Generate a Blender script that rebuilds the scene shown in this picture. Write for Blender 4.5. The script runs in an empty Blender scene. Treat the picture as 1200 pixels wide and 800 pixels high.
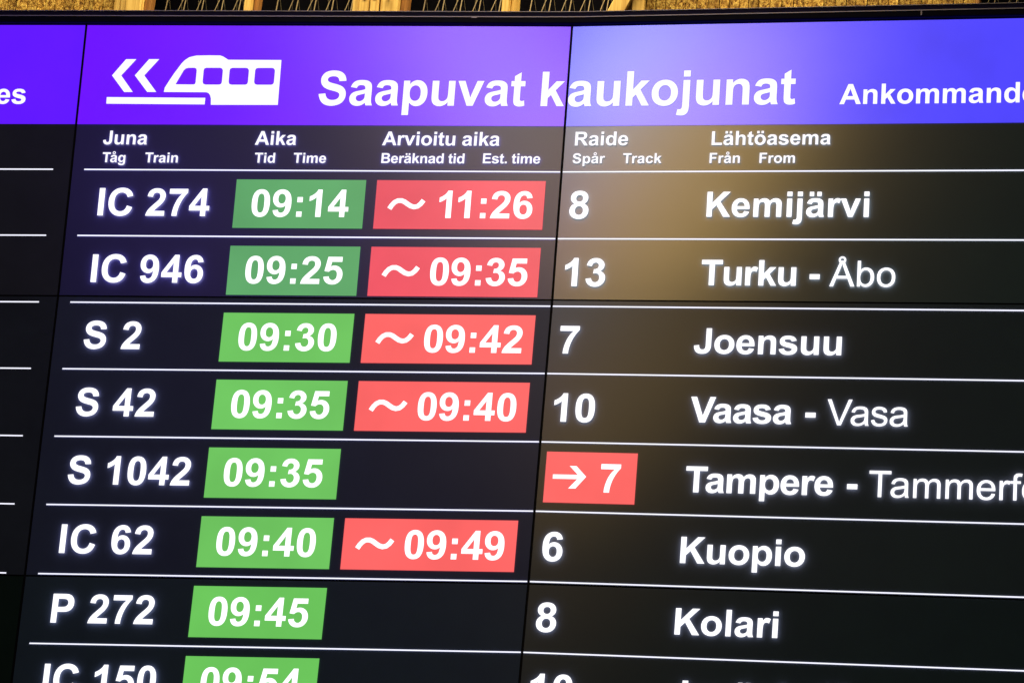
import bpy, math, random, re
from mathutils import Vector, Matrix
random.seed(7)
scene = bpy.context.scene
COL = scene.collection
Z0 = 3.95                       # height of the seam between the two upper rows of displays above the floor

# ------------------------------------------------------------------ camera
cam = bpy.data.cameras.new('camera'); cam.sensor_width = 36.0
cam.lens = 36.0 * 4110.75 / 1200.0
cam.clip_start = 0.1; cam.clip_end = 100
cam_o = bpy.data.objects.new('camera', cam); COL.objects.link(cam_o); scene.camera = cam_o
R = [[0.9806326499747103, 0.07567427358382509, -0.18064609079948996],
     [-0.010660409455265151, 0.9415968101034283, 0.33657362177285133],
     [0.19556574718959166, -0.3281293213362816, 0.9241672938410924]]
def w3(u, v, z): return Vector((u, -z, v + Z0))
rx, ry, rz = [w3(*r) - w3(0, 0, 0) for r in R]
M = Matrix((rx, ry, rz)).transposed().to_4x4()
M.translation = w3(2.29272, -2.34967, 6.3602)
cam_o.matrix_world = M

# ------------------------------------------------------------------ world, exposure
wd = bpy.data.worlds.new('World'); scene.world = wd; wd.use_nodes = True
bg = wd.node_tree.nodes['Background']
bg.inputs[0].default_value = (0.16, 0.17, 0.18, 1); bg.inputs[1].default_value = 0.03
vs = scene.view_settings
vs.view_transform = 'Standard'; vs.look = 'None'; vs.exposure = 0; vs.gamma = 1; vs.use_curve_mapping = False
scene.cycles.use_denoising = True
scene.cycles.use_adaptive_sampling = True
scene.cycles.max_bounces = 6
scene.render.filter_size = 1.6

# ------------------------------------------------------------------ lamps of the hall (behind and above the camera) and added lights
def lamp(name, loc, target, power, size, color, spread=180, size_y=None):
    l = bpy.data.lights.new(name, 'AREA'); l.energy = power; l.color = color
    l.shape = 'ELLIPSE' if size_y else 'DISK'; l.size = size
    if size_y: l.size_y = size_y
    l.spread = math.radians(spread)
    o = bpy.data.objects.new(name, l); COL.objects.link(o)
    o.location = loc
    o.rotation_euler = (Vector(target) - Vector(loc)).to_track_quat('-Z', 'Y').to_euler()
    return o
lamp('hall_lamp', (0.16, -6.0, 6.30), (0.9, 0, 4.0), 0.56, 0.75, (1.0, 0.62, 0.16), 34, 1.15)
lamp('violet_lamp', (-1.66, -6.0, 5.85), (0.2, 0, 4.0), 0.09, 0.40, (0.22, 0.10, 1.0), 40)
lamp('violet_lamp', (-1.00, -6.0, 5.98), (0.2, 0, 4.0), 0.05, 0.30, (0.25, 0.18, 1.0), 40)
lamp('violet_lamp', (-0.30, -6.0, 6.30), (0.2, 0, 4.0), 0.15, 0.45, (0.75, 0.45, 1.0), 40)
lamp('header_bloom_light', (-0.25, -6.0, 6.90), (0.9, 0, 4.2), 0.44, 0.5, (0.70, 0.80, 1.0), 40)  # added light, its reflection stands in for bloom on the blue header
lamp('wall_fill_light', (0.6, 0.10, 6.5), (0.6, 0.42, 4.8), 115, 3.2, (1.0, 0.78, 0.36), 120, 0.25)  # added strip light above the board, placed to brighten the wall behind

# ------------------------------------------------------------------ geometry of the board
W = 1.0185                       # horizontal pitch of the displays
HP = 0.5845                      # vertical pitch
US = [-W, 0.0, W, 2 * W]
VS = [0.5854, 0.0, -HP, -2 * HP]
ZN = [[0.0428, -0.0200, -0.0253, 0.0000], [0.0227, -0.0114, -0.0222, -0.0228],
      [-0.0012, -0.0113, 0.0087, 0.0498], [0.0267, -0.0114, -0.0189, -0.0062]]   # the displays are not mounted quite flush
def zmap(u, v):
    i = min(max(sum(u > a for a in US) - 1, 0), 2); j = min(max(sum(v < a for a in VS) - 1, 0), 2)
    a = (u - US[i]) / (US[i+1] - US[i]); b = (v - VS[j]) / (VS[j+1] - VS[j])
    return ZN[i][j]*(1-a)*(1-b) + ZN[i+1][j]*a*(1-b) + ZN[i][j+1]*(1-a)*b + ZN[i+1][j+1]*a*b
def P(u, v, w): return w3(u, v, zmap(u, v) + w)

class MB:
    def __init__(s): s.v = []; s.f = []
    def sheet(s, u0, v0, u1, v1, w, nu=1, nv=1, f=P):
        b = len(s.v)
        for j in range(nv + 1):
            for i in range(nu + 1):
                s.v.append(f(u0 + (u1-u0)*i/nu, v0 + (v1-v0)*j/nv, w))
        for j in range(nv):
            for i in range(nu):
                a = b + j*(nu+1) + i
                s.f.append((a, a+1, a+nu+2, a+nu+1))
    def box(s, u0, v0, u1, v1, wa, wb, nu=1, nv=1, f=P, bev=0.0):
        """closed box between depths wa (back) and wb (front), chamfered front edges"""
        loops = []
        rings = [(0, wa), (0, wb - bev), (bev, wb)] if bev else [(0, wa), (0, wb)]
        for (ins, w) in rings:
            L = []
            a0, a1, b0, b1 = u0+ins, u1-ins, v0+ins, v1-ins
            for i in range(nu): L.append((a0+(a1-a0)*i/nu, b0))
            for j in range(nv): L.append((a1, b0+(b1-b0)*j/nv))
            for i in range(nu): L.append((a1-(a1-a0)*i/nu, b1))
            for j in range(nv): L.append((a0, b1-(b1-b0)*j/nv))
            base = len(s.v); s.v += [f(p[0], p[1], w) for p in L]; loops.append(base)
        n = 2*(nu+nv)
        for k in range(len(loops)-1):
            for i in range(n):
                a, b = loops[k], loops[k+1]
                s.f.append((a+i, a+(i+1) % n, b+(i+1) % n, b+i))
        ins = rings[-1][0]
        s.sheet(u0+ins, v0+ins, u1-ins, v1-ins, wb, nu, nv, f)
        a = len(s.v); s.sheet(u0, v0, u1, v1, wa, nu, nv, f)
        for k in range(len(s.f) - nu*nv, len(s.f)): s.f[k] = tuple(reversed(s.f[k]))
    def build(s, name, mat, parent=None, smooth=False):
        me = bpy.data.meshes.new(name); me.from_pydata([tuple(p) for p in s.v], [], s.f); me.materials.append(mat)
        if smooth: me.polygons.foreach_set('use_smooth', [True]*len(me.polygons))
        me.update()
        o = bpy.data.objects.new(name, me); COL.objects.link(o)
        if parent:
            o.parent = parent; o.matrix_parent_inverse = Matrix.Translation(-parent.location)
        return o
def thing(name, label, cat, loc, group=None):
    o = bpy.data.objects.new(name, None); COL.objects.link(o); o.location = loc; o.empty_display_size = 0.1
    o['label'] = label; o['category'] = cat
    if group: o['group'] = group
    return o

# ------------------------------------------------------------------ materials
def principled(name, base, rough, spec=0.5, metal=0.0):
    m = bpy.data.materials.new(name); m.use_nodes = True
    b = m.node_tree.nodes['Principled BSDF']
    b.inputs['Base Color'].default_value = (*base, 1); b.inputs['Roughness'].default_value = rough
    b.inputs['Specular IOR Level'].default_value = spec; b.inputs['Metallic'].default_value = metal
    return m, m.node_tree, b
def noise(nt, scale, detail=3, rough=0.55, coord='Object', sc=(1, 1, 1)):
    tc = nt.nodes.new('ShaderNodeTexCoord'); mp = nt.nodes.new('ShaderNodeMapping'); mp.inputs['Scale'].default_value = sc
    n = nt.nodes.new('ShaderNodeTexNoise'); n.inputs['Scale'].default_value = scale
    n.inputs['Detail'].default_value = detail; n.inputs['Roughness'].default_value = rough
    nt.links.new(tc.outputs[coord], mp.inputs[0]); nt.links.new(mp.outputs[0], n.inputs['Vector'])
    return n
def ramp(nt, src, stops):
    r = nt.nodes.new('ShaderNodeValToRGB'); e = r.color_ramp.elements
    while len(e) < len(stops): e.new(0.5)
    for k, (p, c) in enumerate(stops): e[k].position = p; e[k].color = (*c, 1)
    nt.links.new(src, r.inputs[0]); return r
def panel_glass(name, base, rough, spec, bleed):
    """anti-glare front of an LCD: base tinted to bring out the text halo, hazy reflection, faint backlight bleed"""
    m, nt, b = principled(name, base, rough, spec)
    n = noise(nt, 2.2, 4, 0.6)
    mr = nt.nodes.new('ShaderNodeMapRange'); mr.inputs[3].default_value = rough*0.93; mr.inputs[4].default_value = rough*1.08
    nt.links.new(n.outputs[0], mr.inputs[0]); nt.links.new(mr.outputs[0], b.inputs['Roughness'])
    n2 = noise(nt, 6.0, 9, 0.82)
    r = ramp(nt, n2.outputs[0], [(0.3, tuple(c*0.7 for c in bleed)), (0.7, tuple(c*1.25 for c in bleed))])
    nt.links.new(r.outputs[0], b.inputs['Emission Color']); b.inputs['Emission Strength'].default_value = 1.0
    return m
def lit(name, col, strength, rough=0.3, spec=0.4, vary=0.09, scale=5.0):
    """lit picture content of a display, still under the same hazy front"""
    m, nt, b = principled(name, (0.01, 0.01, 0.012), rough, spec)
    n = noise(nt, scale, 3, 0.5)
    r = ramp(nt, n.outputs[0], [(0.3, tuple(c*(1-vary) for c in col)), (0.7, tuple(c*(1+vary) for c in col))])
    nt.links.new(r.outputs[0], b.inputs['Emission Color'])
    b.inputs['Emission Strength'].default_value = strength
    return m
ROUGH = 0.180
# one front per display: tint and gloss set per unit to shape text halo and glare
GLASS = {
 (0, 0): panel_glass('display_front_a1', (0.040, 0.040, 0.050), 0.25, 0.22, (0.0048, 0.0048, 0.0060)),
 (1, 0): panel_glass('display_front_b1', (0.090, 0.080, 0.460), 0.235, 0.66, (0.0034, 0.0036, 0.0065)),
 (2, 0): panel_glass('display_front_c1', (0.180, 0.240, 0.300), ROUGH, 1.00, (0.0016, 0.0042, 0.0024)),
 (0, 1): panel_glass('display_front_a2', (0.030, 0.030, 0.040), 0.25, 0.15, (0.0038, 0.0044, 0.0055)),
 (1, 1): panel_glass('display_front_b2', (0.110, 0.125, 0.300), 0.25, 0.16, (0.0030, 0.0042, 0.0050)),
 (2, 1): panel_glass('display_front_c2', (0.170, 0.190, 0.270), 0.18, 0.19, (0.0014, 0.0036, 0.0020)),
 (0, 2): panel_glass('display_front_a3', (0.020, 0.030, 0.020), 0.26, 0.10, (0.0008, 0.0020, 0.0012)),
 (1, 2): panel_glass('display_front_b3', (0.100, 0.130, 0.250), 0.25, 0.09, (0.0022, 0.0042, 0.0034)),
 (2, 2): panel_glass('display_front_c3', (0.120, 0.140, 0.220), 0.22, 0.09, (0.0012, 0.0034, 0.0018)),
}
WHITE = lit('lit_white', (0.97, 0.96, 1.0), 1.35, vary=0.0)
WHITE_HEAD = lit('lit_white_heading', (0.95, 0.93, 1.0), 1.15, vary=0.0)
RULE = lit('lit_rule', (0.88, 0.88, 1.0), 1.25, vary=0.0)
BAND = {0: lit('lit_band_violet', (0.120, 0.009, 1.0), 1.0, 0.25, 0.16), 1: lit('lit_band_purple', (0.150, 0.002, 1.0), 1.0, 0.235, 1.0),
        2: lit('lit_band_blue', (0.078, 0.060, 1.0), 1.0, ROUGH, 1.0)}
GREEN = {0: lit('lit_green_upper', (0.118, 0.395, 0.140), 1.0, 0.25, 0.34), 1: lit('lit_green', (0.160, 0.560, 0.115), 1.0, 0.26, 0.2),
         2: lit('lit_green_lower', (0.150, 0.560, 0.105), 1.0, 0.26, 0.2)}
RED = {0: lit('lit_red_upper', (0.86, 0.085, 0.115), 1.0, 0.25, 0.6), 1: lit('lit_red', (1.0, 0.135, 0.130), 1.0, 0.26, 0.2)}
BEZEL, _, _ = principled('black_bezel', (0.006, 0.006, 0.008), 0.55, 0.25)
HOUSING, nt, b = principled('black_steel_blue_glow', (0.005, 0.005, 0.02), 0.42, 0.12)
n = noise(nt, 30, 5, 0.7); r = ramp(nt, n.outputs[0], [(0.35, (0.003, 0.002, 0.030)), (0.8, (0.009, 0.007, 0.060))])  # blue glow of the header put into the frame colour
nt.links.new(r.outputs[0], b.inputs['Base Color'])
EDGE, nt, b = principled('highlight_trim_metal', (0.60, 0.56, 0.60), 0.42, 0.5, 1.0)  # bright metal standing in for highlights along the frame edges

# ------------------------------------------------------------------ lettering (outline shapes of a bold and a plain grotesque, 2048 units per em)
B = {
'A': (1479, 'M1471 0H1149L1021 333H435L314 0H0L571 1466H884L1471 0ZM926 580L724 1124L526 580H926Z'),
'B': (1479, 'M150 1466H736Q910 1466 995.5 1451.5T1148.5 1391T1259 1268.5T1303 1096Q1303 993 1247.5 907T1097 778Q1231 739 1303 645T1375 424Q1375 324 1328.5 229.5T1201.5 78.5T1002 8Q928 0 645 0H150V1466ZM446 1222V883H640Q813 883 855 888Q931 897 974.5 940.5T1018 1055Q1018 1123 980.5 1165.5T869 1217Q825 1222 616 1222H446ZM446 639V247H720Q880 247 923 256Q989 268 1030.5 314.5T1072 439Q1072 505 1040 551T947.5 618T685 639H446Z'),
'C': (1479, 'M1087 539L1374 448Q1308 208 1154.5 91.5T765 -25Q473 -25 285 174.5T97 720Q97 1086 286 1288.5T783 1491Q1052 1491 1220 1332Q1320 1238 1370 1062L1077 992Q1051 1106 968.5 1172T768 1238Q605 1238 503.5 1121T402 742Q402 464 502 346T762 228Q880 228 965 303T1087 539Z'),
'E': (1366, 'M149 0V1466H1236V1218H445V893H1181V646H445V247H1264V0H149Z'),
'F': (1251, 'M151 0V1466H1156V1218H447V871H1059V623H447V0H151Z'),
'I': (569, 'M140 0V1466H436V0H140Z'),
'J': (1139, 'M723 1466H1019V538Q1019 356 987 258Q944 130 831 52.5T533 -25Q316 -25 199 96.5T81 453L361 485Q367 359 398 307Q447 227 544 227Q643 227 683 282.5T723 517V1466Z'),
'K': (1479, 'M154 0V1466H450V815L1048 1466H1446L894 895L1476 0H1093L690 687L450 442V0H154Z'),
'L': (1251, 'M157 0V1454H453V247H1189V0H157Z'),
'P': (1366, 'M149 0V1466H624Q894 1466 976 1444Q1102 1411 1187 1300.5T1272 1015Q1272 880 1223 788T1098.5 643.5T945 574Q839 553 638 553H445V0H149ZM445 1218V802H607Q782 802 841 825T933.5 897T967 1011Q967 1090 920.5 1141.5T803 1206Q751 1218 588 1218H445Z'),
'R': (1479, 'M150 0V1466H773Q1008 1466 1114.5 1426.5T1285 1286T1349 1055Q1349 889 1251.5 781T960 645Q1056 589 1118.5 522T1287 284L1466 0H1112L898 317Q784 487 742 531.5T653 592.5T506 609H446V0H150ZM446 843H665Q878 843 931 861T1014 923T1044 1033Q1044 1107 1004.5 1152.5T893 1210Q857 1218 677 1218H446V843Z'),
'S': (1366, 'M74 477L362 505Q388 360 467.5 292T682 224Q825 224 897.5 284.5T970 426Q970 478 939.5 514.5T833 578Q781 596 596 642Q358 701 262 787Q127 908 127 1082Q127 1194 190.5 1291.5T373.5 1440T661 1491Q935 1491 1073.5 1371T1219 1048L923 1035Q904 1146 843 1194.5T660 1243Q534 1243 463 1191Q417 1158 417 1103Q417 1053 460 1017Q514 972 723 922.5T1032 820.5T1188.5 676.5T1245 451Q1245 328 1177 215T985 47.5T675 -25Q405 -25 260.5 99.5T74 477Z'),
'T': (1251, 'M479 0V1218H44V1466H1209V1218H775V0H479Z'),
'V': (1366, 'M523 0L-1 1466H320L691 381L1050 1466H1364L839 0H523Z'),
'a': (1139, 'M357 738L102 784Q145 938 250 1012T562 1086Q750 1086 842 1041.5T971.5 928.5T1009 676L1006 348Q1006 208 1019.5 141.5T1070 0H792Q781 28 765 83Q758 108 755 116Q683 46 601 11T426 -24Q262 -24 167.5 65T73 290Q73 380 116 450.5T236.5 558.5T454 622Q651 659 727 691V719Q727 800 687 834.5T536 869Q461 869 419 839.5T357 738ZM727 510Q673 492 556 467T403 418Q348 379 348 319Q348 260 392 217T504 174Q580 174 649 224Q700 262 716 317Q727 353 727 454V510Z'),
'c': (1139, 'M1073 748L796 698Q782 781 732.5 823T604 865Q499 865 436.5 792.5T374 550Q374 361 437.5 283T608 205Q688 205 739 250.5T811 407L1087 360Q1044 170 922 73T595 -24Q362 -24 223.5 123T85 530Q85 793 224 939.5T600 1086Q794 1086 908.5 1002.5T1073 748Z'),
'd': (1251, 'M1121 0H860V156Q795 65 706.5 20.5T528 -24Q345 -24 214.5 123.5T84 535Q84 805 211 945.5T532 1086Q710 1086 840 938V1466H1121V0ZM371 554Q371 384 418 308Q486 198 608 198Q705 198 773 280.5T841 527Q841 710 775 790.5T606 871Q506 871 438.5 791.5T371 554Z'),
'e': (1139, 'M762 338L1042 291Q988 137 871.5 56.5T580 -24Q303 -24 170 157Q65 302 65 523Q65 787 203 936.5T552 1086Q789 1086 926 929.5T1057 450H353Q356 325 421 255.5T583 186Q649 186 694 222T762 338ZM778 622Q775 744 715 807.5T569 871Q477 871 417 804T358 622H778Z'),
'g': (1251, 'M121 -70L442 -109Q450 -165 479 -186Q519 -216 605 -216Q715 -216 770 -183Q807 -161 826 -112Q839 -77 839 17V172Q713 0 521 0Q307 0 182 181Q84 324 84 537Q84 804 212.5 945T532 1086Q729 1086 857 913V1062H1120V109Q1120 -79 1089 -172T1002 -318T852.5 -401T615 -431Q341 -431 226 -337.5T111 -100Q111 -86 121 -70ZM372 553Q372 384 437.5 305.5T599 227Q702 227 773 307.5T844 546Q844 711 776 791T604 871Q503 871 437.5 792.5T372 553Z'),
'h': (1251, 'M428 1466V927Q564 1086 753 1086Q850 1086 928 1050T1045.5 958T1099.5 834T1114 623V0H833V561Q833 717 816 766T753 843.5T653 871Q583 871 533 840T457 743.5T428 558V0H147V1466H428Z'),
'i': (569, 'M147 1206V1466H428V1206H147ZM147 0V1062H428V0H147Z'),
'j': (569, 'M147 1206V1466H428V1206H147ZM428 1062V36Q428 -166 401.5 -249T300 -384.5T104 -431Q62 -431 13.5 -423.5T-90 -401L-41 -161Q-22 -165 -5.5 -167.5T24 -170Q120 -170 133 -105Q147 -60 147 40V1062H428Z'),
'k': (1139, 'M137 0V1466H418V688L747 1062H1093L730 674L1119 0H816L549 477L418 340V0H137Z'),
'l': (569, 'M147 0V1466H428V0H147Z'),
'm': (1821, 'M126 1062H385V917Q524 1086 716 1086Q818 1086 893 1044T1016 917Q1086 1002 1167 1044T1340 1086Q1457 1086 1538 1038.5T1659 899Q1679 843 1679 718V0H1398V607Q1398 765 1369 811Q1330 871 1249 871Q1190 871 1138 835T1063 729.5T1040 510V0H759V582Q759 731 744.5 779T699.5 849T614 871Q548 871 496 834.5T430 731.5T407 514V0H126V1062Z'),
'n': (1251, 'M1113 0H832V542Q832 714 814 764.5T755.5 843T658 871Q586 871 529 831.5T450.5 727T429 481V0H148V1062H409V906Q548 1086 759 1086Q852 1086 929 1052.5T1045.5 967T1097.5 850T1113 660V0Z'),
'o': (1251, 'M82 546Q82 686 151 817T346.5 1017T629 1086Q870 1086 1024 929.5T1178 534Q1178 293 1022.5 134.5T631 -24Q485 -24 352.5 42T151 235.5T82 546ZM370 531Q370 373 445 289T630 205T814.5 289T889 533Q889 689 814.5 773T630 857T445 773T370 531Z'),
'p': (1251, 'M139 1062H401V906Q452 986 539 1036T732 1086Q917 1086 1046 941T1175 537Q1175 271 1045 123.5T730 -24Q642 -24 570.5 11T420 131V-404H139V1062ZM417 549Q417 370 488 284.5T661 199Q759 199 824 277.5T889 535Q889 702 822 783T656 864Q553 864 485 784.5T417 549Z'),
'r': (797, 'M416 0H135V1062H396V911Q463 1018 516.5 1052T638 1086Q734 1086 823 1033L736 788Q665 834 604 834Q545 834 504 801.5T439.5 684T416 328V0Z'),
's': (1139, 'M48 303L330 346Q348 264 403 221.5T557 179Q666 179 721 219Q758 247 758 294Q758 326 738 347Q717 367 644 384Q304 459 213 521Q87 607 87 760Q87 898 196 992T534 1086Q752 1086 858 1015T1004 805L739 756Q723 818 674.5 851T536 884Q423 884 374 852.5Q342 830 342 794Q342 763 371 741Q410 712 640.5 660T962.5 532.5T1053 321Q1053 178 931 77T557 -24Q332 -24 207 63T48 303Z'),
't': (682, 'M634 1062V838H442V410Q442 280 447.5 258.5T472.5 223T519 209Q557 209 629 235L653 17Q558 -24 438 -24Q364 -24 305 0.5T218.5 64T180 169Q171 214 171 375V838H42V1062H171V1273L442 1437V1062H634Z'),
'u': (1251, 'M847 0V159Q789 74 694.5 25T495 -24Q388 -24 303 23T180 155T142 390V1062H423V574Q423 350 438.5 299.5T495 219.5T599 190Q674 190 733 231T814 332.5T836 614V1062H1117V0H847Z'),
'v': (1139, 'M439 0L11 1062H306L506 520L564 339Q587 408 593 430Q607 475 623 520L825 1062H1114L692 0H439Z'),
'y': (1139, 'M14 1062H313L567 308L815 1062H1106L731 40L664 -145Q627 -238 593.5 -287T516.5 -366.5T411 -414T267 -431Q187 -431 110 -414L85 -194Q150 -207 202 -207Q298 -207 344 -150.5T415 -7L14 1062Z'),
'0': (1139, 'M562 1472Q775 1472 895 1320Q1038 1140 1038 723Q1038 307 894 125Q775 -25 562 -25Q348 -25 217 139.5T86 726Q86 1140 230 1322Q349 1472 562 1472ZM562 1239Q511 1239 471 1206.5T409 1090Q380 981 380 723T406 368.5T471 240.5T562 208Q613 208 653 240.5T715 357Q744 465 744 723T718 1077.5T653 1206T562 1239Z'),
'1': (1139, 'M806 0H525V1059Q371 915 162 846V1101Q272 1137 401 1237.5T578 1472H806V0Z'),
'2': (1139, 'M1036 261V0H51Q67 148 147 280.5T463 632Q653 809 696 872Q754 959 754 1044Q754 1138 703.5 1188.5T564 1239Q476 1239 424 1186T364 1010L84 1038Q108 1267 239 1369T571 1472Q787 1472 911 1354T1035 1064Q1035 962 998.5 870T883 677Q831 608 695 483T522.5 317T478 261H1036Z'),
'3': (1139, 'M77 389L349 422Q362 318 419 263T557 208Q644 208 703.5 274T763 452Q763 558 706 620T567 682Q513 682 438 661L469 890Q583 887 643 939.5T703 1079Q703 1153 659 1197T542 1241Q470 1241 419 1191T357 1045L98 1089Q125 1222 179.5 1301.5T331.5 1426.5T549 1472Q757 1472 883 1339Q986 1231 986 1095Q986 902 775 787Q901 760 976.5 666T1052 439Q1052 246 911 110T560 -26Q361 -26 230 88.5T77 389Z'),
'4': (1139, 'M638 0V295H38V541L674 1472H910V542H1092V295H910V0H638ZM638 542V1043L301 542H638Z'),
'5': (1139, 'M91 377L371 406Q383 311 442 255.5T578 200Q666 200 727 271.5T788 487Q788 622 727.5 689.5T570 757Q449 757 353 650L125 683L269 1446H1012V1183H482L438 934Q532 981 630 981Q817 981 947 845T1077 492Q1077 311 972 169Q829 -25 575 -25Q372 -25 244 84T91 377Z'),
'6': (1139, 'M1039 1107L767 1077Q757 1161 715 1201T606 1241Q517 1241 455.5 1161T378 828Q483 952 639 952Q815 952 940.5 818T1066 472Q1066 247 934 111T595 -25Q373 -25 230 147.5T87 713Q87 1115 235.5 1293.5T622 1472Q788 1472 897 1378.5T1039 1107ZM402 494Q402 357 465 282.5T609 208Q687 208 739 269T791 469Q791 612 735 678.5T595 745Q514 745 458 681.5T402 494Z'),
'7': (1139, 'M87 1185V1446H1050V1242Q931 1125 808 906T620.5 440.5T557 0H285Q291 326 419.5 665T762 1185H87Z'),
'8': (1139, 'M330 791Q221 837 171.5 917.5T122 1094Q122 1258 236.5 1365T562 1472Q770 1472 885.5 1365T1001 1094Q1001 992 948 912.5T799 791Q921 742 984.5 648T1048 431Q1048 228 918.5 101T574 -26Q374 -26 241 79Q84 203 84 419Q84 538 143 637.5T330 791ZM388 1073Q388 989 435.5 942T562 895Q642 895 690 942.5T738 1074Q738 1153 690.5 1200.5T565 1248Q484 1248 436 1200T388 1073ZM362 437Q362 321 421.5 256T570 191Q657 191 714 253.5T771 434Q771 537 713 599.5T566 662Q463 662 412.5 591T362 437Z'),
'9': (1139, 'M84 339L356 369Q366 286 408 246T519 206Q606 206 667 286T745 618Q639 495 480 495Q307 495 181.5 628.5T56 976Q56 1199 188.5 1335.5T526 1472Q749 1472 892 1299.5T1035 732Q1035 330 886 152T498 -26Q326 -26 220 65.5T84 339ZM720 953Q720 1089 657.5 1164T513 1239Q435 1239 383.5 1177.5T332 976Q332 834 388 767.5T528 701Q609 701 664.5 765T720 953Z'),
':': (682, 'M201 780V1061H482V780H201ZM201 0V281H482V0H201Z'),
'.': (569, 'M147 0V281H428V0H147Z'),
'-': (682, 'M115 391V672H667V391H115Z'),
}
G = {
'A': (1366, 'M-3 0L560 1466H769L1369 0H1148L977 444H364L203 0H-3ZM420 602H917L764 1008Q694 1193 660 1312Q632 1171 581 1032L420 602Z'),
'T': (1251, 'M531 0V1293H48V1466H1210V1293H725V0H531Z'),
'V': (1366, 'M577 0L9 1466H219L600 401Q646 273 677 161Q711 281 756 401L1152 1466H1350L776 0H577Z'),
'a': (1139, 'M828 131Q728 46 635.5 11T437 -24Q262 -24 168 61.5T74 280Q74 358 109.5 422.5T202.5 526T332 585Q385 599 492 612Q710 638 813 674Q814 711 814 721Q814 831 763 876Q694 937 558 937Q431 937 370.5 892.5T281 735L105 759Q129 872 184 941.5T343 1048.5T584 1086Q720 1086 805 1054T930 973.5T986 851Q995 805 995 685V445Q995 194 1006.5 127.5T1052 0H864Q836 56 828 131ZM813 533Q715 493 519 465Q408 449 362 429T291 370.5T266 285Q266 213 320.5 165T480 117Q584 117 665 162.5T784 287Q813 350 813 473V533Z'),
'b': (1139, 'M301 0H134V1466H314V943Q428 1086 605 1086Q703 1086 790.5 1046.5T934.5 935.5T1023.5 763T1056 546Q1056 274 921.5 125T598 -24Q411 -24 301 134V0ZM299 539Q299 349 351 264Q436 124 583 124Q697 124 780 223T863 529Q863 738 782.5 837.5T586 937Q472 937 389 838T299 539Z'),
'e': (1139, 'M862 342L1048 319Q1004 156 885 66T581 -24Q348 -24 211.5 119.5T75 522Q75 790 213 938T571 1086Q784 1086 919 941T1054 533Q1054 517 1053 485H261Q271 310 360 217T582 124Q681 124 751 176T862 342ZM271 633H864Q852 767 796 834Q710 938 573 938Q449 938 364.5 855T271 633Z'),
'f': (569, 'M178 0V922H19V1062H178V1175Q178 1282 197 1334Q223 1404 288.5 1447.5T472 1491Q548 1491 640 1473L613 1316Q557 1326 507 1326Q425 1326 391 1291T357 1160V1062H564V922H357V0H178Z'),
'm': (1706, 'M135 0V1062H296V913Q346 991 429 1038.5T618 1086Q736 1086 811.5 1037T918 900Q1044 1086 1246 1086Q1404 1086 1489 998.5T1574 729V0H1395V669Q1395 777 1377.5 824.5T1314 901T1206 930Q1094 930 1020 855.5T946 617V0H766V690Q766 810 722 870T578 930Q502 930 437.5 890T344 773T315 551V0H135Z'),
'o': (1139, 'M68 531Q68 826 232 968Q369 1086 566 1086Q785 1086 924 942.5T1063 546Q1063 341 1001.5 223.5T822.5 41T566 -24Q343 -24 205.5 119T68 531ZM253 531Q253 327 342 225.5T566 124Q700 124 789 226T878 537Q878 734 788.5 835.5T566 937Q431 937 342 836T253 531Z'),
'r': (682, 'M133 0V1062H295V901Q357 1014 409.5 1050T525 1086Q616 1086 710 1028L648 861Q582 900 516 900Q457 900 410 864.5T343 766Q313 672 313 556V0H133Z'),
's': (1024, 'M63 317L241 345Q256 238 324.5 181T516 124Q640 124 700 174.5T760 293Q760 354 707 389Q670 413 523 450Q325 500 248.5 536.5T132.5 637.5T93 781Q93 853 126 914.5T216 1017Q258 1048 330.5 1067T486 1086Q612 1086 707.5 1049.5T847 951T902 784L726 760Q715 843 657 890T493 937Q373 937 321.5 897T270 805Q270 771 291.5 744Q313 716 359 697Q385 687 514 652Q702 602 776 570T892.5 476.5T935 322Q935 222 880 139T732 19T505 -24Q300 -24 195 61T63 317Z'),
}
def sq(x0, y0, x1, y1): return 'M%d %dV%dH%dV%dH%dZ' % (x0, y0, y1, x1, y0, x0)
def ring(cx, cy, ro, ri):
    s = ''
    for r, sg in ((ro, 1), (ri, -1)):
        pts = [(cx + r*math.cos(sg*a*math.pi/14), cy + r*math.sin(sg*a*math.pi/14)) for a in range(28)]
        s += 'M' + 'L'.join('%.1f %.1f' % p for p in pts) + 'Z'
    return s
B['\u00e4'] = (1139, B['a'][1] + sq(235, 1206, 475, 1456) + sq(650, 1206, 890, 1456))
B['\u00f6'] = (1251, B['o'][1] + sq(300, 1206, 540, 1456) + sq(720, 1206, 960, 1456))
B['\u00e5'] = (1139, B['a'][1] + ring(562, 1400, 225, 110))
G['\u00c5'] = (1366, G['A'][1])
B[' '] = (569, ''); G[' '] = (569, ''); G['-'] = B['-']
KERN = {('T', 'a'): -120, ('T', 'u'): -30, ('V', 'a'): -110, ('1', '1'): -152, ('T', 'r'): -60, ('T', '\u00e5'): -120, ('A', 'v'): -60, ('P', ' '): -30}

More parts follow.
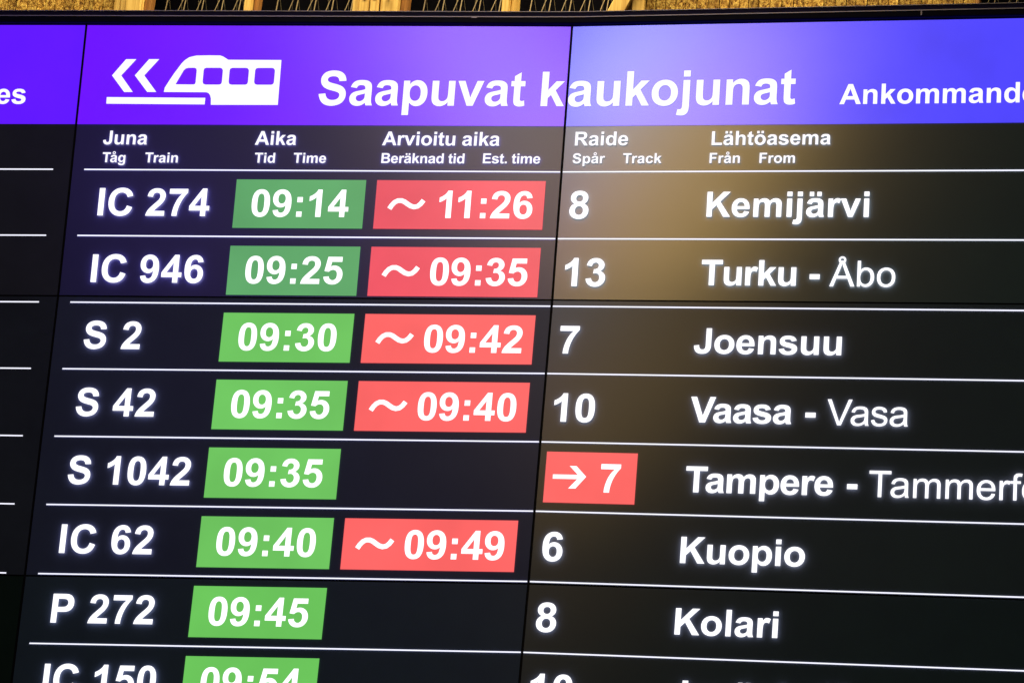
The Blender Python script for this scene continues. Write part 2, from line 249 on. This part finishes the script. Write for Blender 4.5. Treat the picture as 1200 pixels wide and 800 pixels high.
def parse(d, n=5):
    """SVG-like path -> list of closed polygons"""
    tok = re.findall(r'[MLHVQTZ]|-?\d+\.?\d*', d); i = 0; out = []; cur = None; cmd = None; x = y = 0.0; lastq = None
    def num():
        nonlocal i
        v = float(tok[i]); i += 1; return v
    while i < len(tok):
        if tok[i].isalpha(): cmd = tok[i]; i += 1
        if cmd == 'Z':
            if cur and math.dist(cur[0], cur[-1]) < 1: cur.pop()
            out.append(cur); cur = None; lastq = None; continue
        if cmd == 'M': x, y = num(), num(); cur = [(x, y)]; lastq = None
        elif cmd == 'L': x, y = num(), num(); cur.append((x, y)); lastq = None
        elif cmd == 'H': x = num(); cur.append((x, y)); lastq = None
        elif cmd == 'V': y = num(); cur.append((x, y)); lastq = None
        elif cmd in 'QT':
            if cmd == 'Q': qx, qy = num(), num()
            else: qx, qy = (2*x - lastq[0], 2*y - lastq[1]) if lastq else (x, y)
            ex, ey = num(), num()
            for k in range(1, n+1):
                t = k/n; a, b, c = (1-t)**2, 2*t*(1-t), t*t
                cur.append((a*x + b*qx + c*ex, a*y + b*qy + c*ey))
            x, y = ex, ey; lastq = (qx, qy)
    return [c for c in out if c and len(c) > 2]
CACHE = {}
def fill(key, contours):
    """flat filled outline -> (verts, faces), filled by Blender's own 2D curve fill"""
    if key in CACHE: return CACHE[key]
    cu = bpy.data.curves.new('outline', 'CURVE'); cu.dimensions = '2D'; cu.fill_mode = 'BOTH'
    for c in contours:
        sp = cu.splines.new('POLY'); sp.points.add(len(c)-1); sp.use_cyclic_u = True
        for k, p in enumerate(c): sp.points[k].co = (p[0]/1000, p[1]/1000, 0, 1)
    o = bpy.data.objects.new('outline', cu); COL.objects.link(o)
    dg = bpy.context.evaluated_depsgraph_get(); ev = o.evaluated_get(dg); me = ev.to_mesh()
    res = ([(v.co.x*1000, v.co.y*1000) for v in me.vertices], [tuple(p.vertices) for p in me.polygons])
    ev.to_mesh_clear(); bpy.data.objects.remove(o); bpy.data.curves.remove(cu)
    CACHE[key] = res; return res
def glyphs(mb, s, font, x0, base, em, w, track=0.0, ysc=1.0, slant=None):
    F = {'b': B, 'g': G}[font]; x = x0; prev = None
    for ch in s:
        adv, d = F[ch]
        if prev: x += KERN.get((prev, ch), 0)/2048*em
        if d:
            vs_, fs_ = fill((font, ch), parse(d))
            b = len(mb.v)
            mb.v += [P(x + p[0]/2048*em, base + p[1]/2048*em*ysc, w) for p in vs_]
            mb.f += [tuple(b+k for k in f) for f in fs_]
            if ch == '\u00c5':
                vs_, fs_ = fill('ring', parse(ring(664, 1510, 205, 98)))
                b = len(mb.v); mb.v += [P(x + p[0]/2048*em, base + p[1]/2048*em*ysc, w+0.0004) for p in vs_]
                mb.f += [tuple(b+k for k in f) for f in fs_]
        x += adv/2048*em + track; prev = ch
    return x
def ink(s, font, em):
    F = {'b': B, 'g': G}[font]; x = 0; prev = None; lo = 1e9; hi = -1e9
    for ch in s:
        adv, d = F[ch]
        if prev: x += KERN.get((prev, ch), 0)
        if d:
            xs = [p[0] for c in parse(d) for p in c]; lo = min(lo, x+min(xs)); hi = max(hi, x+max(xs))
        x += adv; prev = ch
    return lo/2048*em, hi/2048*em
TEXT_W = 0.0048                    # characters stand off the screen so their light makes a halo
def text(name, s, u0, base, em, parent, mat=None, u1=None, font='b', w=TEXT_W, ysc=1.0, label=None):
    """a line of lettering; every word of it is one object"""
    lo, hi = ink(s, font, em); tr = 0.0; x = u0-lo; words = s.split(' ')
    if u1 is not None and len(s) > 1: tr = ((u1-u0) - (hi-lo))/(len(s)-1)
    for k, wd_ in enumerate(words):
        mb = MB(); x = glyphs(mb, wd_, font, x, base, em, w, tr, ysc) + 569/2048*em + tr
        nm = 'train_class' if name == 'train_number' and k == 0 else name
        o = mb.build(nm, mat or WHITE, parent)
        if label: o['label'] = label if len(words) == 1 else label.replace(s.replace('.', ''), wd_.replace('.', ''))
    return o
def shape(mb, contours, key, w, du=0, dv=0):
    vs_, fs_ = fill(key, [[(p[0]*1000, p[1]*1000) for p in c] for c in contours])
    b = len(mb.v); mb.v += [P(p[0]/1000+du, p[1]/1000+dv, w) for p in vs_]; mb.f += [tuple(b+k for k in f) for f in fs_]

# ------------------------------------------------------------------ wall behind the board
YB = -0.5                          # depth of the wall plane behind the board
def Q(u, v, z): return w3(u, v, z)
WOOD, nt, b = principled('rough_golden_timber', (0.5, 0.3, 0.1), 0.8, 0.2)
oi = nt.nodes.new('ShaderNodeObjectInfo')
n1 = noise(nt, 150, 5, 0.75, sc=(1, 1, 0.55)); n2 = noise(nt, 24, 3, 0.6, sc=(1, 1, 0.3))
r1 = ramp(nt, n1.outputs[0], [(0.36, (0.10, 0.035, 0.006)), (0.48, (0.50, 0.28, 0.055)), (0.60, (0.88, 0.64, 0.20))])
r2 = ramp(nt, n2.outputs[0], [(0.35, (0.55, 0.48, 0.38)), (0.65, (1, 1, 1))])
mx = nt.nodes.new('ShaderNodeMix'); mx.data_type = 'RGBA'; mx.blend_type = 'MULTIPLY'; mx.inputs[0].default_value = 0.8
nt.links.new(r1.outputs[0], mx.inputs[6]); nt.links.new(r2.outputs[0], mx.inputs[7])
hv = nt.nodes.new('ShaderNodeHueSaturation'); mr = nt.nodes.new('ShaderNodeMapRange'); mr.inputs[3].default_value = 0.72; mr.inputs[4].default_value = 1.15
nt.links.new(oi.outputs['Random'], mr.inputs[0]); nt.links.new(mr.outputs[0], hv.inputs['Value']); nt.links.new(mx.outputs[2], hv.inputs['Color'])
nt.links.new(hv.outputs[0], b.inputs['Base Color'])
bp = nt.nodes.new('ShaderNodeBump'); bp.inputs['Strength'].default_value = 0.9; bp.inputs['Distance'].default_value = 0.004
nt.links.new(n1.outputs[0], bp.inputs['Height']); nt.links.new(bp.outputs[0], b.inputs['Normal'])
SAWN, nt, b = principled('sawn_pale_timber', (0.6, 0.38, 0.14), 0.65, 0.3)
n1 = noise(nt, 60, 4, 0.6, sc=(3, 3, 0.12)); r1 = ramp(nt, n1.outputs[0], [(0.3, (0.48, 0.28, 0.07)), (0.55, (0.78, 0.54, 0.18)), (0.75, (0.86, 0.66, 0.30))])
nt.links.new(r1.outputs[0], b.inputs['Base Color'])
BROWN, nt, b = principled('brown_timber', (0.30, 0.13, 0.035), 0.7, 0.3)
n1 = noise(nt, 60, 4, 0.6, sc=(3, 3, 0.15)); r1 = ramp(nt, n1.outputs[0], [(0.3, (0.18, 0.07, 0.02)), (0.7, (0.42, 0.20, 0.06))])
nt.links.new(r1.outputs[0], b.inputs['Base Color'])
KNOT, _, _ = principled('dark_knot', (0.05, 0.02, 0.006), 0.8, 0.2)
DARK, _, _ = principled('dark_glazing', (0.0010, 0.0012, 0.0045), 0.35, 0.05)
WIRE_DIM, _, _ = principled('dull_wire', (0.20, 0.17, 0.12), 0.5, 0.4, 0.3)
WIRE, _, _ = principled('galvanised_wire', (0.62, 0.52, 0.36), 0.35, 0.5, 0.5)
V0, V1 = 0.35, 1.55
o = MB(); o.box(-2.2, V0-0.3, 3.4, V1+0.05, YB-0.16, YB-0.12, f=Q)
back = o.build('back_wall', DARK); back['kind'] = 'structure'

def plank_wall(u0, u1, label, pitch=0.0228):
    t = thing('plank_wall', label, 'wall', Q((u0+u1)/2, V0, YB))
    u = u0
    while u < u1 - 0.008:
        wdt = min(pitch*random.uniform(0.88, 1.12), u1-u); d = random.uniform(-0.0018, 0.0018)
        m = MB(); m.box(u+0.0006, V0, u+wdt-0.0006, V1, YB-0.05, YB+d, nv=1, f=Q, bev=0.0008)
        m.build('plank', WOOD, t); u += wdt
    return t
plank_wall(-1.95, -0.1275, 'rough golden plank wall seen above the left end of the board')
plank_wall(1.0784, 1.7905, 'rough golden plank wall seen above the right half of the board')
def post(pieces, label, knots=()):
    us = [p[0] for p in pieces] + [p[1] for p in pieces]
    t = thing('timber_post', label, 'post', Q((min(us)+max(us))/2, V0, YB), 'timber posts behind the top edge of the board')
    for (a, c, z, mat, nm, lean) in pieces:
        m = MB()
        f = (lambda u, v, w, lean=lean: Q(u + lean*(v-0.865), v, w))
        m.box(a, V0, c - (0.007 if nm == 'side_face' else 0), V1, YB-0.02, YB+z, f=f, bev=0.0015); m.build(nm, mat, t)
    for (ku, kv, s) in knots:
        m = MB(); m.box(ku-s*1.3, kv-s*1.3, ku+s*1.3, kv+s*1.3, YB+0.02, YB+0.0315, f=Q); m.build('knot', KNOT, t)
post([(-0.1270, -0.1120, 0.012, SAWN, 'board', 0), (-0.1095, -0.0960, 0.018, SAWN, 'board', 0), (-0.0945, -0.0590, 0.028, SAWN, 'board', 0.0), (-0.0580, -0.0358, 0.006, BROWN, 'side_face', 0.05)],
     'pale timber post beside the left plank wall, with a brown right face')
post([(0.1800, 0.1945, 0.028, SAWN, 'board', 0), (0.1955, 0.2134, 0.006, BROWN, 'side_face', 0.05)], 'narrow timber post standing above the green departure times')
post([(0.4265, 0.4415, 0.022, SAWN, 'board', 0), (0.4430, 0.4655, 0.030, SAWN, 'board', 0), (0.4685, 0.4870, 0.0305, SAWN, 'block', 0), (0.4905, 0.5300, 0.026, SAWN, 'board', 0), (0.5310, 0.5545, 0.004, BROWN, 'side_face', 0.05)],
     'widest timber post, made of four pale boards with dark knots', [(0.455, 0.8745, 0.0022), (0.4775, 0.8748, 0.0028), (0.508, 0.876, 0.0018)])
post([(0.7638, 0.7800, 0.028, SAWN, 'board', 0), (0.7810, 0.7943, 0.010, SAWN, 'board', 0)], 'slim pale timber post left of the leaning board')
post([(1.0095, 1.0480, 0.026, SAWN, 'board', 0.45), (1.0500, 1.0770, 0.018, SAWN, 'board', 0)], 'timber post with a leaning left board beside the right plank wall')
post([(1.7915, 1.8010, 0.014, BROWN, 'board', 0), (1.93, 1.96, 0.014, BROWN, 'board', 0)], 'dark timber post at the right end of the right plank wall')

def wire_net(u0, u1, first, label):
    t = thing('wire_net', label, 'wire net', Q((u0+u1)/2, V0, YB-0.06), 'wire nets between the timber posts')
    step = 0.0430; k = 0; u = first - step
    def strand(ub, slope, r, z):
        """a thin wire that crosses the visible strip at ub, clipped to its opening"""
        va, vb = V0, V1
        if slope > 0: va = max(va, 0.86 + (u0-ub)/slope); vb = min(vb, 0.86 + (u1-ub)/slope)
        if slope < 0: va = max(va, 0.86 + (u1-ub)/slope); vb = min(vb, 0.86 + (u0-ub)/slope)
        if vb - va < 0.03: return
        m = MB(); f = (lambda u_, v_, w_: Q(u_ + slope*(v_-0.86) + 0.002*math.sin(v_*23+ub*40), v_, w_))
        m.box(ub-r, va, ub+r, vb, z-2*r, z, nv=4, f=f); m.build('wire', WIRE if slope > 0 else WIRE_DIM, t)
    for k in range(-14, int((u1-u0)/step)+15):
        ub = first + k*step
        if u0-0.02 < ub < u1+0.02:
            strand(ub, 0.10, 0.0010, YB-0.055)
            strand(ub+0.0200, 0.32, 0.0008, YB-0.062)
            strand(ub+0.016, -0.20, 0.0003, YB-0.070)
            strand(ub+0.036, -0.08, 0.0003, YB-0.070)
    return t
wire_net(-0.0340, 0.1790, -0.0298, 'wire net over the dark opening above the train pictogram')
wire_net(0.2150, 0.4255, 0.2290, 'wire net over the dark opening left of the widest post')
wire_net(0.5560, 0.7630, 0.5650, 'wire net over the dark opening right of the widest post')
wire_net(0.7960, 1.0070, 0.8090, 'wire net over the dark opening beside the leaning post')
wire_net(1.8030, 1.9280, 1.8260, 'wire net over the dark opening at the far right')
for (u, hgt, lab) in ((0.3134, 0.011, 'small brown timber stub left of its twin behind the net'), (0.3954, 0.013, 'small brown timber stub right of its twin behind the net'), (0.6718, 0.026, 'pointed brown timber stub behind the net right of the widest post')):
    m = MB(); a = 0.012
    pts = [(u-a, V0), (u+a, V0), (u+a*0.9, 0.856+hgt*0.5), (u+a*0.35, 0.862+hgt), (u-a*0.3, 0.862+hgt*0.95), (u-a*0.95, 0.858+hgt*0.4)]
    for z in (YB-0.10, YB-0.075): m.v += [Q(p[0], p[1], z) for p in pts]
    m.f = [tuple(range(6, 12)), tuple(reversed(range(6)))] + [(i, (i+1) % 6, (i+1) % 6+6, i+6) for i in range(6)]
    o = m.build('timber_stub', BROWN); o['label'] = lab; o['category'] = 'timber'; o['group'] = 'timber stubs behind the nets'

# ------------------------------------------------------------------ frame of the board
fr = thing('board_frame', 'black steel frame running along the top edge of the display board', 'frame', P(0.5, -2*HP-0.03, -0.1))
X0, X1, YT, Y0 = -W-0.004, 2*W+0.004, 0.5872, -2*HP-0.60+0.55
m = MB(); m.box(X0-0.05, YT, X1+0.05, 0.6003, -0.09, 0.010, nu=36, bev=0.002); m.build('lower_rail', HOUSING, fr)
m = MB(); m.box(X0-0.05, 0.6023, X1+0.05, 0.6175, -0.09, -0.002, nu=36, bev=0.0015); m.build('upper_rail', HOUSING, fr)
m = MB(); m.box(X0-0.05, 0.6004, X1+0.05, 0.6022, -0.06, 0.0108, nu=36); m.build('edge_highlight', EDGE, fr)  # highlight on the rail edge, built as a thin bright strip
m = MB(); m.box(X0-0.05, 0.6176, X1+0.05, 0.6188, -0.08, -0.0012, nu=36); m.build('edge_highlight', EDGE, fr)
for a, c in ((X0-0.05, X0-0.002), (X1+0.002, X1+0.05)):
    m = MB(); m.box(a, -3*HP, c, YT-0.001, -0.09, 0.010, nv=20); m.build('side_rail', HOUSING, fr)
m = MB(); m.box(1.7225, 0.5905, 1.7250, 0.5995, 0.009, 0.0112); m.build('screw_tab', EDGE, fr)
m = MB(); m.box(0.812, 0.5988, 0.824, 0.6004, 0.009, 0.0108); m.build('screw_tab', EDGE, fr)
m = MB(); m.box(X0, -3*HP-0.02, X1, 0.585, -0.16, -0.10, nu=12, nv=8); m.build('rear_plate', HOUSING, fr)

# ------------------------------------------------------------------ display panels
L = [0.2697 - 0.14164*k for k in range(10)]          # heights of the ruled lines
COLN = ['left', 'middle', 'right']; ROWN = ['top', 'second', 'third']
LAB = {
 (0, 0): 'top left display with the violet header ending in es',
 (1, 0): 'top middle display showing the white train pictogram and IC 274',
 (2, 0): 'top right display with the blue header, Kemij\u00e4rvi and Turku',
 (0, 1): 'dark left display of the second row with only short white lines',
 (1, 1): 'middle display of the second row showing S 2, S 42, S 1042 and IC 62',
 (2, 1): 'right display of the second row listing Joensuu, Vaasa, Tampere and Kuopio',
 (0, 2): 'dark left display at the bottom left corner',
 (1, 2): 'bottom middle display showing P 272 and IC 150',
 (2, 2): 'bottom right display listing Kolari and Jyv\u00e4skyl\u00e4'}
VT = [(0.5854, 0.0), (0.0, -HP), (-HP, -2*HP)]
G2 = 0.0024                                            # half the dark joint between two displays
PAN = {}
for (c, r), lab in LAB.items():
    u0, u1 = US[c], US[c]+W; vt, vb = VT[r]
    root = thing('display_panel', lab, 'display', P((u0+u1)/2, vb, 0), 'displays of the video wall'); PAN[c, r] = root
    m = MB(); m.box(u0+0.0004, vb+0.0004, u1-0.0004, vt-0.0004, -0.075, -0.0022, nu=12, nv=10); m.build('bezel', BEZEL, root)
    m = MB(); m.sheet(u0+G2, vb+(0.0016), u1-G2, vt-(0.0016 if r else 0.001), 0.0, 24, 20)
    m.build('screen', GLASS[c, r], root, smooth=True)
    if r == 0:
        m = MB(); m.sheet(u0+G2, 0.3677, u1-G2, 0.5844, 0.0009, 24, 6)
        m.build('header_band', BAND[c], root, smooth=True)['label'] = ['violet header band', 'purple header band with glare to the right', 'blue header band paler to the left'][c]
        TH = 0.0016
    for k in range(10):
        v = L[k]
        if not (vb < v < vt): continue
        a, e = [(u0+0.02, -0.039), (0.0275, u1-G2-0.0002), (u0+G2+0.0002, u1-0.03)][c]
        m = MB(); m.sheet(a, v-0.0013, e, v+0.0013, 0.0012, 20, 1); m.build('ruled_line', RULE, root)

# ---- header writing
t0, t1, t2 = PAN[0, 0], PAN[1, 0], PAN[2, 0]
HEAD = {'w': 0.0022, 'mat': WHITE_HEAD}
e_ = 0.0615
lo, hi = ink('es', 'b', e_); text('header_text', 'es', -0.1140-(hi-lo), 0.4112, e_, t0, label='white letters es', **HEAD)
KT = 0.0990
text('header_text', 'Saapuvat k', 0.5065, 0.4105, KT, t1, u1=1.0135, ysc=1.05, label='white heading Saapuvat k', **HEAD)
text('header_text', 'aukojunat', 1.0215, 0.4100, KT, t2, u1=1.4800, ysc=1.05, label='white heading aukojunat', **HEAD)
text('header_text', 'Ankommande', 1.5680, 0.4088, 0.0588, t2, label='smaller white heading Ankommande', **HEAD)

ic = MB()
CHEV1 = [(0.0664, 0.4736), (0.0929, 0.5092), (0.1147, 0.5093), (0.086, 0.4736), (0.114, 0.4377), (0.0958, 0.4376)]
CHEV2 = [(0.1151, 0.4738), (0.142, 0.5094), (0.1633, 0.5095), (0.1351, 0.4738), (0.1641, 0.4379), (0.1449, 0.4379)]
TRAIN = [(0.1804, 0.438), (0.1813, 0.447), (0.1885, 0.461), (0.1977, 0.4778), (0.2061, 0.491), (0.2119, 0.5003), (0.2184, 0.5078), (0.2269, 0.5139), (0.241, 0.5177), (0.2681, 0.5183), (0.2921, 0.5181), (0.299, 0.5156), (0.3099, 0.5088), (0.422, 0.5086), (0.4231, 0.4108), (0.2824, 0.4105), (0.2813, 0.4241), (0.2789, 0.4315), (0.2749, 0.4362), (0.2697, 0.4378)]
W1 = [(0.2035, 0.4554), (0.205, 0.4582), (0.2178, 0.4854), (0.2219, 0.4895), (0.2272, 0.491), (0.2399, 0.4911), (0.244, 0.4896), (0.2455, 0.4855), (0.2456, 0.4594), (0.2447, 0.4556), (0.2416, 0.4543), (0.2054, 0.4545)]
W2 = [(0.2652, 0.4912), (0.2946, 0.4913), (0.2989, 0.4896), (0.3009, 0.4853), (0.3011, 0.4603), (0.2999, 0.456), (0.2959, 0.4543), (0.2665, 0.4542), (0.2622, 0.4559), (0.2602, 0.4602), (0.26, 0.4852), (0.2612, 0.4895)]
W3 = [(x+0.05492, y) for x, y in W2]
W4 = [(0.374, 0.4912), (0.4043, 0.4914), (0.4086, 0.4897), (0.4106, 0.4854), (0.4107, 0.4604), (0.4095, 0.4561), (0.4055, 0.4544), (0.3752, 0.4543), (0.3709, 0.456), (0.3689, 0.4602), (0.3688, 0.4852), (0.37, 0.4895)]
BAR = [(0.06, 0.4261), (0.2693, 0.4254), (0.2691, 0.4112), (0.0605, 0.412)]
for nm, cs, lb in (('chevron', [CHEV1], None), ('chevron', [CHEV2], None), ('train_symbol', [TRAIN, W1, W2, W3, W4], 'white train pictogram with four windows'), ('rail_symbol', [BAR], 'white bar under the chevrons')):
    m = MB(); shape(m, cs, nm+str(cs[0][0]), HEAD['w']); o = m.build(nm, WHITE_HEAD, t1)
    if lb: o['label'] = lb

# ---- column headings
def heading(s, u, v, em, par, u1=None): text('column_heading', s, u, v, em, par, mat=WHITE_HEAD, u1=u1, label='white heading ' + s.replace('.', ''), w=0.0035)
A_, B_ = 0.0412, 0.0298
heading('Juna', 0.0624, 0.3232, A_, t1); heading('T\u00e5g', 0.0646, 0.2845, B_, t1); heading('Train', 0.1551, 0.2845, B_, t1)
heading('Aika', 0.3832, 0.3237, A_, t1); heading('Tid', 0.3859, 0.2851, B_, t1); heading('Time', 0.4669, 0.2853, B_, t1)
heading('Arvioitu aika', 0.6478, 0.3240, A_, t1, 0.8885); heading('Ber\u00e4knad tid', 0.6492, 0.2858, B_, t1, 0.8195); heading('Est. time', 0.8576, 0.2863, B_, t1, 0.9742)
heading('Raide', 1.0420, 0.3250, A_, t2); heading('Sp\u00e5r', 1.0397, 0.2868, B_, t2); heading('Track', 1.1417, 0.2866, B_, t2)
heading('L\u00e4ht\u00f6asema', 1.3178, 0.3242, A_, t2, 1.5540); heading('Fr\u00e5n', 1.3156, 0.2863, B_, t2); heading('From', 1.4150, 0.2860, B_, t2)

# ---- rows
ROWS = [('IC 274', '09:14', '11:26', '8', 'Kemij\u00e4rvi', None, 1.6350, None), ('IC 946', '09:25', '09:35', '13', 'Turku', '\u00c5bo', 1.4985, 1.6913),
        ('S 2', '09:30', '09:42', '7', 'Joensuu', None, 1.5935, None), ('S 42', '09:35', '09:40', '10', 'Vaasa', 'Vasa', 1.5040, 1.7269),
        ('S 1042', '09:35', None, '>7', 'Tampere', 'Tammerfors', 1.5902, None), ('IC 62', '09:40', '09:49', '6', 'Kuopio', None, 1.5436, None),
        ('P 272', '09:45', None, '8', 'Kolari', None, 1.5000, None), ('IC 150', '09:54', None, '10', 'Jyv\u00e4skyl\u00e4', None, None, None)]
END = [0.3008, 0.3011, 0.1852, 0.2305, 0.3196, 0.2580, 0.2757, None]
TILDE = [(0.6741, -0.0812), (0.6785, -0.0735), (0.6840, -0.0672), (0.6905, -0.0638), (0.6978, -0.0637), (0.7040, -0.0662), (0.7105, -0.0708), (0.7175, -0.0752), (0.7245, -0.0772), (0.7315, -0.0757), (0.7375, -0.0705), (0.7428, -0.0628)]
ARROW = [(1.0806, -0.0487), (1.094, -0.0487), (1.1142, -0.07), (1.0949, -0.0943), (1.0808, -0.0945), (1.0973, -0.0752), (1.0493, -0.0753), (1.0491, -0.0666), (1.0978, -0.0664)]
def stroke(pts, th):
    lft, rgt = [], []
    for i, p in enumerate(pts):
        a = pts[max(i-1, 0)]; c = pts[min(i+1, len(pts)-1)]
        dx, dy = c[0]-a[0], c[1]-a[1]; d = math.hypot(dx, dy); nx, ny = -dy/d*th/2, dx/d*th/2
        lft.append((p[0]+nx, p[1]+ny)); rgt.append((p[0]-nx, p[1]-ny))
    return lft + rgt[::-1]
EM, ED = 0.0818, 0.0728
BW = 0.0014; TB = 0.0030
for k, (num, dep, est, trk, dest, alt, ue, ua) in enumerate(ROWS):
    r = 0 if k < 2 else (1 if k < 6 else 2)
    pb, pc = PAN[1, r], PAN[2, r]; l = L[k]
    text('train_number', num, 0.0665, l-0.1000, EM, pb, u1=END[k], label='white train number ' + num)
    m = MB(); m.sheet(0.3520, l-0.1233, 0.6212, l-0.0198, BW, 6, 3); g = m.build('departure_time_box', GREEN[r], pb); g['label'] = 'green time box reading ' + dep.replace(':', ' ')
    text('time_digits', dep, 0.3884, l-0.0995, EM*0.99, g, u1=0.5896, w=TB)
    if est:
        m = MB(); m.sheet(0.6438, l-0.1233, 0.9883, l-0.0198, BW, 8, 3); g = m.build('estimated_time_box', RED[min(r, 1)], pb); g['label'] = 'red estimate box reading ' + est.replace(':', ' ')
        text('time_digits', est, 0.7755 if est[0] == '1' else 0.7685, l-0.1002, EM*0.99, g, u1=0.9655, w=TB)
        m = MB(); shape(m, [stroke(TILDE, 0.0098)], 'tilde', TB, 0, l); m.build('tilde', WHITE, g)
    if trk[0] == '>':
        m = MB(); m.sheet(1.0336, l-0.1233, 1.2112, l-0.0198, BW, 6, 3); g = m.build('track_change_box', RED[1], pc); g['label'] = 'red box with an arrow and the track number 7'
        text('track_digit', '7', 1.1422, l-0.1010, EM, g, w=TB)
        m = MB(); shape(m, [ARROW], 'arrow', TB, 0, l); m.build('arrow', WHITE, g)
    else:
        text('track_number', trk, 1.0408, l-0.1005, EM, pc, label='white track number ' + trk)
    lo, hi = ink(dest, 'b', ED)
    text('destination', dest, (1.3157, 1.3124, 1.3068, 1.3080, 1.3078, 1.3068, 1.3057, 1.3050)[k], l-0.0965, ED, pc, u1=ue, label='bold white destination ' + dest)
    if alt:
        hu = ue + 0.0265
        lo, hi = ink('-', 'b', ED)
        m = MB(); glyphs(m, '-', 'b', hu-lo, l-0.0965, ED, TEXT_W); m.build('hyphen', WHITE, pc)
        au = {'\u00c5bo': 1.5640, 'Vasa': 1.5720, 'Tammerfors': 1.6583}[alt]
        text('destination_in_swedish', alt, au, l-0.0970, ED, pc, u1=ua, font='g', label='thin white destination ' + alt)
